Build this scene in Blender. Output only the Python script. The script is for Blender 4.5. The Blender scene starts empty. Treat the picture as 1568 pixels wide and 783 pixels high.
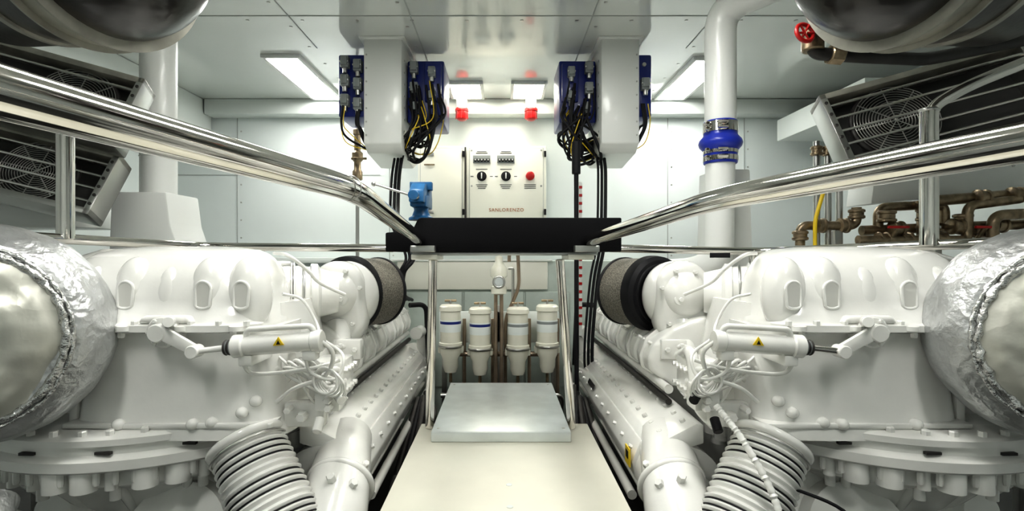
import bpy, bmesh, math, random
from mathutils import Vector, Matrix, Quaternion, noise as mnoise
random.seed(4)
EYE = 1.6
scene = bpy.context.scene
scene.view_settings.view_transform = 'Standard'
try: scene.view_settings.look = 'Medium High Contrast'
except Exception: pass

# ---------------------------------------------------------------- materials
def mat(name, col, rough=.4, metal=0., coat=0., noise=0., bump=0., scale=12., emis=None, strength=1., spec=.5, crinkle=0.):
    m = bpy.data.materials.new(name); m.use_nodes = True
    nt = m.node_tree; b = nt.nodes['Principled BSDF']
    b.inputs['Base Color'].default_value = (*col, 1)
    b.inputs['Roughness'].default_value = rough
    b.inputs['Metallic'].default_value = metal
    b.inputs['Coat Weight'].default_value = coat
    b.inputs['Coat Roughness'].default_value = .06
    b.inputs['Specular IOR Level'].default_value = spec
    if emis:
        b.inputs['Emission Color'].default_value = (*emis, 1)
        b.inputs['Emission Strength'].default_value = strength
    if noise or bump or crinkle:
        tc = nt.nodes.new('ShaderNodeTexCoord')
        n = nt.nodes.new('ShaderNodeTexNoise'); n.inputs['Scale'].default_value = scale
        n.inputs['Detail'].default_value = 5
        nt.links.new(tc.outputs['Object'], n.inputs['Vector'])
        if noise:
            r = nt.nodes.new('ShaderNodeValToRGB')
            r.color_ramp.elements[0].position = .3; r.color_ramp.elements[1].position = .7
            r.color_ramp.elements[0].color = (*[c*(1-noise) for c in col], 1)
            r.color_ramp.elements[1].color = (*[min(1, c*(1+noise*.4)) for c in col], 1)
            nt.links.new(n.outputs['Fac'], r.inputs['Fac'])
            nt.links.new(r.outputs['Color'], b.inputs['Base Color'])
        if bump:
            bp = nt.nodes.new('ShaderNodeBump'); bp.inputs['Strength'].default_value = bump
            bp.inputs['Distance'].default_value = .02
            nt.links.new(n.outputs['Fac'], bp.inputs['Height'])
            nt.links.new(bp.outputs['Normal'], b.inputs['Normal'])
        if crinkle:
            v = nt.nodes.new('ShaderNodeTexVoronoi'); v.inputs['Scale'].default_value = scale*1.2
            mx = nt.nodes.new('ShaderNodeVectorMath'); mx.operation = 'MULTIPLY_ADD'
            mx.inputs[1].default_value = (.25, .25, .25)
            nt.links.new(n.outputs['Color'], mx.inputs[0]); nt.links.new(tc.outputs['Object'], mx.inputs[2])
            nt.links.new(mx.outputs[0], v.inputs['Vector'])
            bp = nt.nodes.new('ShaderNodeBump'); bp.inputs['Strength'].default_value = crinkle
            bp.inputs['Distance'].default_value = .03
            nt.links.new(v.outputs['Distance'], bp.inputs['Height'])
            nt.links.new(bp.outputs['Normal'], b.inputs['Normal'])
    return m
WHITE = mat('engine_white_paint', (.79, .79, .76), .22, coat=.6, noise=.04, bump=.10, scale=9)
WHITE2 = mat('white_enamel', (.77, .785, .76), .35, coat=.2)
WALLM = mat('wall_paint', (.745, .795, .785), .32, noise=.03, scale=2)
CEILM = mat('ceiling_gloss', (.73, .76, .73), .12, coat=1., noise=.02, scale=2)
SOFF = mat('soffit_paint', (.75, .79, .765), .4)
LOWB = mat('lower_bulkhead_paint', (.47, .53, .49), .4, noise=.08)
STEEL = mat('polished_steel', (.74, .72, .68), .08, 1, noise=.12, scale=6)
SATIN = mat('satin_steel', (.54, .54, .52), .32, 1)
BAND = mat('clamp_band_steel', (.42, .41, .36), .40, .7, noise=.35, scale=8)
FOIL = mat('foil_insulation', (.60, .61, .61), .36, .75, noise=.22, scale=14, crinkle=.20)
FOILS = mat('foil_seam', (.72, .72, .71), .26, .95, noise=.10, scale=22, crinkle=.25)
CLOTH = mat('glass_cloth', (.60, .60, .54), .42, .5, noise=.18, scale=4, crinkle=.28)
BLACK = mat('black_rubber', (.010, .010, .012), .55, spec=.25)
MATTE = mat('black_matting', (.006, .006, .007), .8, spec=.12)
BLACKG = mat('black_gloss', (.014, .011, .010), .28, coat=.25, noise=.4, bump=.15, scale=10)
DARK = mat('dark_steel', (.045, .042, .04), .5, .3, noise=.3)
FANB = mat('fan_back_grey', (.05, .05, .048), .6)  # dark grey of the backing behind the fan grilles
BILGE = mat('bilge_paint', (.05, .05, .048), .6, noise=.4, scale=5)
BLUE = mat('blue_plastic', (.008, .020, .17), .35, coat=.2)
BLUEH = mat('blue_silicone', (.015, .035, .38), .3)
VISE = mat('vise_blue', (.02, .12, .28), .35, noise=.2, scale=40)
GREY = mat('grey_plastic', (.24, .26, .26), .45)
CREAM = mat('cream_panel', (.80, .795, .715), .3, coat=.2, noise=.02, scale=4)
WALK = mat('walkway_panel', (.70, .685, .59), .32, coat=.2, noise=.06, scale=5)
ALU = mat('brushed_aluminium', (.66, .70, .70), .33, .5, noise=.12, scale=8)
RED = mat('red_plastic', (.50, .01, .01), .3, coat=.5)
REDP = mat('red_paint', (.42, .01, .01), .35)
BRASS = mat('bronze', (.32, .25, .165), .33, .75, noise=.45, bump=.15, scale=25)
COPPER = mat('dull_copper', (.38, .30, .23), .3, .8, noise=.2)
YELLOW = mat('yellow', (.70, .50, .02), .4)
MESH = mat('filter_mesh', (.28, .26, .22), .5, .4, noise=.75, bump=.6, scale=150)
FILT = mat('filter_body', (.72, .71, .61), .3, coat=.4)
SEAM = mat('seam_shadow_gap', (.40, .42, .41), .6)
LINE = mat('ink', (.05, .05, .06), .6)
POCK = mat('pocket_shade', (.62, .62, .585), .5)  # recess shade put into the colour of the pocket floors
BROWN = mat('lettering_brown', (.35, .12, .04), .5)
GLOW = mat('lamp_diffuser', (1, 1, 1), .4, emis=(1, .99, .94), strength=30)
GLOW2 = mat('small_lamp_diffuser', (1, 1, 1), .4, emis=(1, .96, .82), strength=20)

# ---------------------------------------------------------------- helpers
CUR = None; SX = 1; DX = 0.
def T(v): return Vector((SX*v[0]+DX, v[1], v[2]))
def E(name, loc=(0, 0, 0), rot=(0, 0, 0)):
    global CUR
    o = bpy.data.objects.new(name, None); scene.collection.objects.link(o)
    o.location = loc; o.rotation_euler = rot; o.empty_display_size = .1
    CUR = o; return o
def fin(bm, name, m, ang=38, parent=True, xf=True):
    if xf:
        for v in bm.verts: v.co = T(v.co)
    bmesh.ops.recalc_face_normals(bm, faces=bm.faces)
    me = bpy.data.meshes.new(name); bm.to_mesh(me); bm.free()
    for p in me.polygons: p.use_smooth = True
    me.set_sharp_from_angle(angle=math.radians(ang))
    me.materials.append(m)
    o = bpy.data.objects.new(name, me); scene.collection.objects.link(o)
    if parent and CUR: o.parent = CUR
    return o
def box(name, x0, x1, y0, y1, z0, z1, m, bev=.004, **k):
    bm = bmesh.new(); bmesh.ops.create_cube(bm, size=1)
    for v in bm.verts:
        v.co = Vector(((x0+x1)/2+v.co.x*(x1-x0), (y0+y1)/2+v.co.y*(y1-y0), (z0+z1)/2+v.co.z*(z1-z0)))
    if bev: bmesh.ops.bevel(bm, geom=bm.edges[:], offset=bev, segments=2, affect='EDGES', profile=.5)
    return fin(bm, name, m, **k)
def lathe(name, c, axis, prof, m, seg=40, **k):
    q = Vector(axis).normalized().to_track_quat('Z', 'Y'); c = Vector(c)
    bm = bmesh.new(); rings = []
    for r, h in prof:
        if r < 1e-5: rings.append([bm.verts.new(c+q@Vector((0, 0, h)))])
        else: rings.append([bm.verts.new(c+q@Vector((r*math.cos(2*math.pi*i/seg), r*math.sin(2*math.pi*i/seg), h))) for i in range(seg)])
    for a, b in zip(rings, rings[1:]):
        for i in range(seg):
            j = (i+1) % seg
            if len(a) == 1 and len(b) == 1: continue
            if len(a) == 1: bm.faces.new((a[0], b[i], b[j]))
            elif len(b) == 1: bm.faces.new((a[i], a[j], b[0]))
            else: bm.faces.new((a[i], a[j], b[j], b[i]))
    for rg in (rings[0], rings[-1]):
        if len(rg) > 2: bm.faces.new(rg)
    return fin(bm, name, m, **k)
def dense(prof, n=4):
    out = []
    for a, b in zip(prof, prof[1:]):
        for i in range(n): out.append((a[0]+(b[0]-a[0])*i/n, a[1]+(b[1]-a[1])*i/n))
    out.append(prof[-1]); return out
def crumple(o, amp, freq):
    for v in o.data.vertices:
        n = mnoise.noise_vector(v.co*freq)+.5*mnoise.noise_vector(v.co*freq*2.3)
        v.co += n*amp
def cyl(name, p0, p1, r, m, r2=None, seg=28, bev=None, **k):
    p0 = Vector(p0); p1 = Vector(p1); L = (p1-p0).length; r2 = r if r2 is None else r2
    b = min(r*.12, L*.2) if bev is None else bev
    return lathe(name, p0, p1-p0, [(r-b, 0), (r, b), (r2, L-b), (r2-b, L)], m, seg, **k)
def ball(name, c, rx, ry, rz, m, rotz=0, **k):
    bm = bmesh.new(); bmesh.ops.create_uvsphere(bm, u_segments=36, v_segments=20, radius=1)
    R = Matrix.Rotation(rotz, 3, 'Z')
    for v in bm.verts: v.co = Vector(c)+R@Vector((v.co.x*rx, v.co.y*ry, v.co.z*rz))
    return fin(bm, name, m, 60, **k)
def torus(name, c, axis, R, r, m, seg=48, s2=10, **k):
    q = Vector(axis).normalized().to_track_quat('Z', 'Y'); c = Vector(c); bm = bmesh.new(); g = []
    for i in range(seg):
        a = 2*math.pi*i/seg; row = []
        for j in range(s2):
            b = 2*math.pi*j/s2
            row.append(bm.verts.new(c+q@Vector(((R+r*math.cos(b))*math.cos(a), (R+r*math.cos(b))*math.sin(a), r*math.sin(b)))))
        g.append(row)
    for i in range(seg):
        for j in range(s2):
            bm.faces.new((g[i][j], g[(i+1) % seg][j], g[(i+1) % seg][(j+1) % s2], g[i][(j+1) % s2]))
    return fin(bm, name, m, 80, **k)
def prism(name, pts, plane, d0, d1, m, bev=.006, seg=2, **k):
    def mk(p, d): return {'xz': (p[0], d, p[1]), 'xy': (p[0], p[1], d), 'yz': (d, p[0], p[1])}[plane]
    bm = bmesh.new()
    a = [bm.verts.new(mk(p, d0)) for p in pts]; b = [bm.verts.new(mk(p, d1)) for p in pts]
    n = len(pts); bm.faces.new(a); bm.faces.new(b[::-1])
    for i in range(n): bm.faces.new((a[i], b[i], b[(i+1) % n], a[(i+1) % n]))
    bmesh.ops.recalc_face_normals(bm, faces=bm.faces)
    if bev: bmesh.ops.bevel(bm, geom=bm.edges[:], offset=bev, segments=seg, affect='EDGES', profile=.5)
    return fin(bm, name, m, **k)
def loft(name, rings, m, seg=64, ang=38, **k):
    bm = bmesh.new(); R = []
    for (cx, cy, z, a, b, n) in rings:
        row = []
        for i in range(seg):
            t = 2*math.pi*i/seg; c, s = math.cos(t), math.sin(t)
            row.append(bm.verts.new((cx+a*math.copysign(abs(c)**(2/n), c), cy+b*math.copysign(abs(s)**(2/n), s), z)))
        R.append(row)
    for a, b in zip(R, R[1:]):
        for i in range(seg): bm.faces.new((a[i], a[(i+1) % seg], b[(i+1) % seg], b[i]))
    bm.faces.new(R[0]); bm.faces.new(R[-1])
    return fin(bm, name, m, ang, **k)
def smoothpts(pts, n=8):
    P = [Vector(p) for p in pts]; P = [P[0]*2-P[1]]+P+[P[-1]*2-P[-2]]; out = []
    for i in range(1, len(P)-2):
        for j in range(n):
            t = j/n
            out.append(.5*((2*P[i])+(P[i+1]-P[i-1])*t+(2*P[i-1]-5*P[i]+4*P[i+1]-P[i+2])*t*t+(3*P[i]-P[i-1]-3*P[i+1]+P[i+2])*t**3))
    out.append(P[-2]); return out
def fillet(pts, rad, n=8):
    P = [Vector(p) for p in pts]; out = [P[0]]
    for i in range(1, len(P)-1):
        a = P[i]-P[i-1]; b = P[i+1]-P[i]; r = min(rad, a.length*.48, b.length*.48)
        s = P[i]-a.normalized()*r; e = P[i]+b.normalized()*r
        for j in range(n+1):
            t = j/n; out.append(s*(1-t)**2+P[i]*2*t*(1-t)+e*t*t)
    out.append(P[-1]); return out
def sweep(name, pts, r, m, seg=14, **k):
    P = [Vector(p) for p in pts]; bm = bmesh.new(); rows = []
    t = (P[1]-P[0]).normalized(); n = t.orthogonal().normalized()
    for i, p in enumerate(P):
        t2 = (P[min(i+1, len(P)-1)]-P[max(i-1, 0)]).normalized()
        n = t.rotation_difference(t2)@n; t = t2; n = (n-t*n.dot(t)).normalized(); b = t.cross(n)
        rr = r(i/(len(P)-1)) if callable(r) else r
        rows.append([bm.verts.new(p+(n*math.cos(2*math.pi*j/seg)+b*math.sin(2*math.pi*j/seg))*rr) for j in range(seg)])
    for a, b in zip(rows, rows[1:]):
        for j in range(seg): bm.faces.new((a[j], a[(j+1) % seg], b[(j+1) % seg], b[j]))
    bm.faces.new(rows[0]); bm.faces.new(rows[-1])
    return fin(bm, name, m, 50, **k)
def cable(name, pts, r, m): return sweep(name, smoothpts(pts), r, m, 10)
def pipe(name, pts, r, m, rad=.06, seg=24): return sweep(name, fillet(pts, rad), r, m, seg)
def bolts(name, L, m, seg=6):
    bm = bmesh.new()
    for (p, ax, r, h) in L:
        q = Vector(ax).normalized().to_track_quat('Z', 'Y'); p = Vector(p)
        lo = [bm.verts.new(p+q@Vector((r*math.cos(2*math.pi*i/seg), r*math.sin(2*math.pi*i/seg), -h*.4))) for i in range(seg)]
        hi = [bm.verts.new(p+q@Vector((r*math.cos(2*math.pi*i/seg), r*math.sin(2*math.pi*i/seg), h*.8))) for i in range(seg)]
        tp = [bm.verts.new(p+q@Vector((r*.8*math.cos(2*math.pi*i/seg), r*.8*math.sin(2*math.pi*i/seg), h))) for i in range(seg)]
        for A, B in ((lo, hi), (hi, tp)):
            for i in range(seg): bm.faces.new((A[i], A[(i+1) % seg], B[(i+1) % seg], B[i]))
        bm.faces.new(tp); bm.faces.new(lo)
    return fin(bm, name, m, 30)

# ================================================================ ROOM
CUR = None
box('floor', -3.6, 3.6, -1.5, 5.6, -1.7, -1.6, BILGE, 0)
box('ceiling', -3.7, 3.7, -1.6, 5.7, 1.63, 1.73, CEILM, 0)
box('wall_back', -3.7, 3.7, 5.6, 5.7, -1.7, 1.63, WALLM, 0)
box('wall_left', -3.7, -3.6, -1.6, 5.6, -1.7, 1.63, WALLM, 0)
box('wall_right', 3.6, 3.7, -1.6, 5.6, -1.7, 1.63, WALLM, 0)
box('wall_front', -3.6, 3.6, -1.6, -1.5, -1.7, 1.63, WALLM, 0)
box('trim_1', -3.09, 3.59, 5.42, 5.595, 1.47, 1.628, SOFF, .01)
box('soffit_right', 2.85, 3.595, 4.1, 5.41, 1.18, 1.40, SOFF, .01)  # soffit box along the starboard side
box('soffit_left', -3.595, -3.1, 2.2, 5.59, 1.26, 1.628, SOFF, .01)  # soffit along the port side, under the ceiling
box('wall_lower_back', -1.5, 1.5, 4.8, 5.595, -1.6, -.05, LOWB, .005)
E('wall_panelling')  # wall panelling: joint lines, screws and sill
for x in (-2.83, -1.2, 1.78, 2.6): box('wall_joint', x-.004, x+.004, 5.594, 5.601, -.2, 1.47, SEAM, 0)
box('wall_joint_h', -3.5, -1.3, 5.594, 5.601, .86, .866, SEAM, 0)
bl = []
for x in (-2.83, -1.2, 1.78, 2.6):
    for i in range(8): bl.append(((x+.04, 5.6, .0+.19*i), (0, -1, 0), .009, .004))
bolts('wall_screws', bl, SATIN, 10)
box('sill_left', -3.5, -1.5, 5.45, 5.595, -.08, -.02, SOFF, .006)
E('ceiling_joints')  # joint lines and screws of the ceiling panels
for x in (-.62, .62): box('ceiling_joint', x-.004, x+.004, -1.4, 5.42, 1.626, 1.631, SEAM, 0)
for x in (-1.45, 1.45): box('ceiling_joint', x-.004, x+.004, -1.4, 4.1, 1.626, 1.631, SEAM, 0)
for y in (3.55, 1.0): box('ceiling_joint_cross', -3.1, 3.6, y-.004, y+.004, 1.626, 1.631, SEAM, 0)
bl = []
for x in (-1.5, -.67, .67, 1.5):
    for i in range(12): bl.append(((x, 1.2+.36*i, 1.63), (0, 0, -1), .012, .004))
for i in range(16): bl.append(((-2.9+.38*i, 3.62, 1.63), (0, 0, -1), .012, .004))
bolts('ceiling_screws', bl, SATIN, 10)
E('bulkhead_locker')
box('locker_panel', -.95, .42, 4.755, 4.795, -.31, -.055, CREAM, .006)
box('locker_lip', -1.0, .46, 4.735, 4.795, -.05, -.035, WHITE2, .003)
for x0, x1 in ((-.88, -.36), (-.34, .2), (.22, .62)): box('lower_panel', x0, x1, 4.77, 4.797, -1.2, -.33, LOWB, .008)

# ---------------------------------------------------------------- lights
def ceiling_light(x0, x1, y0, y1, m=GLOW):
    E('ceiling_light')
    f = .03
    box('frame_a', x0-f, x0, y0-f, y1+f, 1.60, 1.63, WHITE2, .003)
    box('frame_b', x1, x1+f, y0-f, y1+f, 1.60, 1.63, WHITE2, .003)
    box('frame_c', x0, x1, y0-f, y0, 1.60, 1.63, WHITE2, .003)
    box('frame_d', x0, x1, y1, y1+f, 1.60, 1.63, WHITE2, .003)
    box('diffuser', x0, x1, y0, y1, 1.608, 1.628, m, .004)
ceiling_light(-1.92, -1.66, 4.25, 5.36)
ceiling_light(1.60, 1.86, 4.30, 5.36)
for x in (-.62, .62):  # added fill panels above the walkway, out of view, to light the engines
    ceiling_light(x-.13, x+.13, 1.5, 2.6)
for x in (-1.3, 1.3):  # unseen panels added near the camera to fill the engine fronts
    ceiling_light(x-.13, x+.13, .0, 1.0)
for x in (-.345, .26):
    ceiling_light(x-.14, x+.14, 4.90, 5.33, GLOW2)
    E('warning_beacon')
    s = x-.06 if x < 0 else x+.04
    cyl('base', (s, 5.33, 1.50), (s, 5.33, 1.595), .055, WHITE2)
    lathe('red_lens', (s, 5.33, 1.50), (0, 0, -1), [(.06, 0), (.068, .01), (.068, .03), (.058, .035), (.058, .1), (.048, .115), (.03, .125), (0, .128)], RED)
    for i in range(8):
        a = i*math.pi/4
        cyl('rib', (s+.06*math.cos(a), 5.33+.06*math.sin(a), 1.39), (s+.06*math.cos(a), 5.33+.06*math.sin(a), 1.47), .004, REDP, seg=6)

# ================================================================ CONTROL CABINET
E('control_cabinet')
box('cabinet_left', -.87, -.385, 5.42, 5.595, .30, 1.14, CREAM, .012)
box('cabinet_right', -.365, .465, 5.42, 5.595, .30, 1.14, CREAM, .012)
box('door_left', -.84, -.41, 5.405, 5.42, .33, 1.11, CREAM, .006)
box('door_right', -.33, .43, 5.405, 5.42, .33, 1.11, CREAM, .006)
box('door_gap_left', -.845, -.405, 5.415, 5.421, .325, 1.115, SEAM, 0)
box('door_gap_right', -.335, .435, 5.415, 5.421, .325, 1.115, SEAM, 0)
for z in (.45, 1.05):
    for x in (-.395, .45): cyl('hinge', (x, 5.4, z-.03), (x, 5.4, z+.03), .012, BLACK, seg=10)
    box('latch', -.78, -.70, 5.39, 5.41, z-.02, z+.015, SATIN, .003)
    box('latch_handle', -.80, -.69, 5.385, 5.395, z-.12, z-.105, BRASS, .003)
for x in (-.31, .41):
    for z in (.35, .72, 1.09): bolts('door_screw', [((x, 5.405, z), (0, -1, 0), .010, .004)], SATIN, 10)
cyl('door_rod', (-.375, 5.40, .34), (-.375, 5.40, 1.12), .008, DARK, seg=8)
for x in (-.205, .045):
    box('breaker_frame', x-.09, x+.09, 5.395, 5.407, .955, 1.035, GREY, .003)
    for i in range(5):
        box('breaker', x-.078+i*.033, x-.052+i*.033, 5.38, 5.398, .968, 1.0, BLACK, .002)
        box('breaker_toggle', x-.070+i*.033, x-.060+i*.033, 5.372, 5.382, .98, .995, WHITE2, 0)
    box('label_a', x-.06, x+.06, 5.402, 5.406, 1.055, 1.062, LINE, 0)
    box('label_b', x-.05, x+.05, 5.402, 5.406, 1.072, 1.078, LINE, 0)
    lathe('rotary_knob', (x, 5.405, .82), (0, -1, 0), [(.05, 0), (.05, .01), (.038, .014), (.034, .04), (0, .042)], BLACK)
    box('pointer', x-.006, x+.006, 5.35, 5.366, .79, .85, WHITE2, .002)
    for s in (-.1, .1): box('mark', x+s-.015, x+s+.015, 5.402, 5.406, .815, .822, LINE, 0)
    for i in range(3): box('text_line', x-.06+.01*i, x+.06-.01*i, 5.402, 5.406, .73-.018*i, .736-.018*i, LINE, 0)
    box('text_top', x-.06, x+.06, 5.402, 5.406, .89, .896, LINE, 0)
lathe('stop_button', (.295, 5.405, .82), (0, -1, 0), [(.04, 0), (.04, .015), (.046, .02), (.044, .045), (.03, .055), (0, .057)], REDP)
for i in range(3): box('text_line', .235, .355, 5.402, 5.406, .73-.018*i, .736-.018*i, LINE, 0)
tx = bpy.data.curves.new('lettering', 'FONT'); tx.body = 'SANLORENZO'; tx.size = .05; tx.align_x = 'CENTER'; tx.extrude = .001
tx.space_character = 1.15
to = bpy.data.objects.new('lettering', tx); scene.collection.objects.link(to); to.parent = CUR
to.location = (.05, 5.403, .455); to.rotation_euler = (math.pi/2, 0, 0); tx.materials.append(BROWN)

# ================================================================ CABLE TRUNKS with blue connector boxes
def connector(x, y, z, s=1):
    box('connector_body', x-.035*s, x+.035*s, y-.035, y+.03, z-.05*s, z+.05*s, GREY, .008)
    box('connector_cap', x-.028*s, x+.028*s, y-.055, y-.03, z-.035*s, z+.035*s, GREY, .006)
    box('connector_clip', x-.038*s, x+.038*s, y-.045, y-.02, z-.008, z+.004, SATIN, .003)
    cyl('gland', (x, y-.01, z-.05*s), (x, y-.01, z-.095*s), .018, SATIN, seg=12)
def trunk(sx):
    global SX
    SX = sx
    E('cable_trunk')
    prism('trunk_column', [(3.9, 1.63), (3.9, .84), (4.0, .78), (4.45, .74), (4.62, .80), (4.62, 1.63)], 'yz', -1.03, -.745, WHITE2, .012)
    box('top_flange', -1.06, -.72, 3.87, 4.65, 1.615, 1.63, WHITE2, .003)
    bolts('trunk_screws', [((-.745, 3.98+.1*i, .9), (1, 0, 0), .008, .005) for i in range(6)]+[((-.745, 4.0, .95+.09*i), (1, 0, 0), .008, .005) for i in range(7)]+[((-1.01, 3.9, .9+.1*i), (0, -1, 0), .007, .004) for i in range(7)], SATIN, 8)
    w = .22 if sx > 0 else .12
    box('junction_box_outer', -1.03-w, -1.035, 4.0, 4.35, 1.06, 1.54, BLUE, .015)
    for i, z in enumerate((1.47, 1.33, 1.18)):
        if sx > 0: connector(-1.19, 3.98, z, .9)
        if sx > 0 or i == 1: connector(-1.09, 3.97, z-.03, .9)
    if sx < 0: cyl('box_button', (-1.09, 4.0, 1.46), (-1.09, 3.985, 1.46), .015, SATIN)
    box('junction_box_inner', -.74, -.45, 4.1, 4.5, 1.04, 1.53, BLUE, .015)
    box('box_lid', -.60, -.47, 4.07, 4.1, 1.2, 1.5, BLUE, .01)
    for i, z in enumerate((1.46, 1.30)): connector(-.68, 4.07, z, .9)
    connector(-.54, 4.05, 1.42, .8); connector(-.54, 4.07, 1.24, .8)
    connector(-.66, 4.06, 1.15, .8)
    for i in range(26):
        x0 = random.uniform(-.72, -.47); x1 = random.uniform(-.76, -.5); zb = random.uniform(.78, .97)
        m = BLACK if i % 6 else YELLOW
        y0 = random.uniform(4.0, 4.06)
        cable('cable', [(x0, y0, random.uniform(1.05, 1.35)), (x0+.03, y0-.03, 1.05), (x1+random.uniform(-.03, .08), y0-.02, zb), (x1-.04, 4.15, zb-.06), (-.80, 4.3, zb+.02)], random.uniform(.006, .012) if m is BLACK else .004, m)
    for i in range(6):
        x0 = random.uniform(-1.13, -1.06) if sx < 0 else random.uniform(-1.2, -1.06)
        cable('cable_outer', [(x0, 3.96, 1.15), (x0-.01, 3.94, 1.0), (x0+.02, 3.97, .86+.02*i), (-1.03, 4.1, .82)], .009 if i % 4 else .004, BLACK if i % 4 else YELLOW)
    for i in range(3):
        o = .028*i
        if sx > 0: cable('drop_cable', [(-.84+o, 4.1, .76), (-.84+o, 4.0, .6), (-.81+o, 3.8, .35), (-.76+o, 3.6, .22), (-.66+o, 3.6, .0), (-.70+o*.5, 3.6, -.12), (-.80+o, 4.0, -.3), (-.86+o, 4.7, -.4)], .010+.002*i, BLACK)
        else: cable('drop_cable', [(-.75-o, 4.1, .76), (-.74-o, 4.0, .6), (-.71-o, 3.9, .1), (-.66-o, 3.9, -.2), (-.62-o, 3.9, -.7), (-.66-o, 3.95, -.9), (-.9, 4.2, -1.0)], .009+.002*i, BLACK)
    SX = 1
trunk(1); trunk(-1)
E('conduit_pole')
cyl('black_conduit', (.55, 3.85, .82), (.555, 3.85, -1.6), .017, BLACK)
cyl('conduit_head', (.55, 3.85, .60), (.55, 3.85, .84), .032, BLACK)
box('tape_measure', .578, .602, 3.905, 3.91, -.6, .55, WHITE2, 0)
for i in range(18):
    box('tape_mark', .578, .602, 3.9, 3.906, .5-.06*i, .52-.06*i, REDP, 0)
E('brass_valve')
vx, vy, vz = -1.31, 4.75, .68
cyl('riser', (vx, vy, vz+.1), (vx, vy, -1.6), .017, SATIN)
cyl('riser_top', (vx, vy, vz+.4), (vx, vy, 1.63), .014, SATIN)
lathe('valve_body', (vx, vy, vz), (0, 0, 1), [(.024, 0), (.046, .01), (.046, .08), (.032, .10), (.032, .17), (.05, .19), (.05, .25), (.03, .27), (.03, .41), (.04, .42), (.04, .46), (.018, .47)], BRASS, 12)
box('lever', vx-.04, vx+.10, vy-.07, vy-.055, vz+.18, vz+.20, BRASS, .003)
cyl('stem', (vx, vy, vz+.19), (vx, vy-.07, vz+.19), .012, BRASS)

# ================================================================ HANDRAILS / TRAY / WALKWAY
E('handrail')
R = .027
pipe('rail', [(-.57, .05, .16), (-.335, 1.18, .150), (-.377, 2.394, .073)], R, STEEL, .12, 32)
torus('weld_ring', (-.337, 1.16, .15), (.16, 1, 0), R, .0015, SATIN)
box('clamp', -.41, -.30, 2.34, 2.395, .015, .045, SATIN, .004)
E('handrail')
pipe('rail', [(.86, .05, .16), (.525, 1.27, .138), (.402, 2.394, .069)], R, STEEL, .12, 32)
box('clamp', .33, .44, 2.34, 2.395, .015, .045, SATIN, .004)
E('rubber_topped_tray')
prism('tray', [(-.534, .018), (-.534, .105), (-.41, .117), (-.385, .168), (-.37, .174), (.552, .174), (.552, .018)], 'xz', 2.4, 2.82, MATTE, .006)
box('tray_underframe', -.42, .45, 2.45, 2.78, .0, .018, SATIN, .003)
for x in (-.36, .37): box('bracket', x-.06, x+.06, 2.42, 2.7, -.02, .005, CREAM, .004)
cyl('support_post', (-.34, 2.6, -.02), (-.375, 2.72, -.896), .022, STEEL)
cyl('support_post', (.29, 2.6, -.02), (.365, 2.72, -.896), .022, STEEL)
E('bench_vise')
lathe('base', (-.40, 2.6, .175), (0, 0, 1), [(.062, 0), (.062, .012), (.045, .022), (.035, .05), (.04, .07)], VISE, 24)
prism('body', [(2.50, .235), (2.72, .235), (2.72, .29), (2.69, .35), (2.62, .35), (2.60, .30), (2.50, .29)], 'yz', -.44, -.36, VISE, .008)
prism('moving_jaw', [(2.44, .25), (2.53, .25), (2.57, .30), (2.59, .35), (2.52, .35), (2.45, .31)], 'yz', -.435, -.365, VISE, .008)
box('jaw_plate', -.455, -.345, 2.585, 2.60, .325, .365, VISE, .003)
box('jaw_plate_fixed', -.455, -.345, 2.605, 2.63, .325, .365, VISE, .003)
cyl('screw', (-.40, 2.38, .275), (-.40, 2.5, .275), .016, SATIN)
cyl('screw_collar', (-.40, 2.36, .275), (-.40, 2.39, .275), .024, VISE)
cyl('tommy_bar', (-.58, 2.37, .325), (-.385, 2.37, .265), .0055, SATIN)
ball('bar_end', (-.58, 2.37, .325), .011, .011, .011, SATIN); ball('bar_end', (-.385, 2.37, .265), .01, .01, .01, SATIN)

E('walkway')
box('deck_panel', -.43, .46, .2, 2.80, -.925, -.90, WALK, .006)
box('edge_left', -.40, -.36, .2, 2.78, -1.6, -.925, CREAM, .004)
box('edge_right', .38, .42, .2, 2.78, -1.6, -.925, CREAM, .004)
box('end_panel', -.36, .38, 2.74, 2.78, -1.6, -.925, CREAM, .004)
bolts('deck_screws', [((.03, y, -.9), (0, 0, 1), .012, .002) for y in (1.55, 1.87, 2.05)], ALU, 16)
E('floor_hatch')
box('hatch_lid', -.34, .335, 2.52, 3.49, -.865, -.85, ALU, .003)
box('hatch_front', -.34, .335, 2.515, 2.535, -.899, -.852, ALU, .003)
box('hatch_side_l', -.335, -.315, 2.82, 3.48, -1.6, -.865, DARK, .003)
box('hatch_side_r', .31, .33, 2.82, 3.48, -1.6, -.865, DARK, .003)
for x in (-.31, .305):
    for y in (2.57, 3.44): bolts('hatch_screw', [((x, y, -.85), (0, 0, 1), .008, .002)], SATIN, 10)

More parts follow.
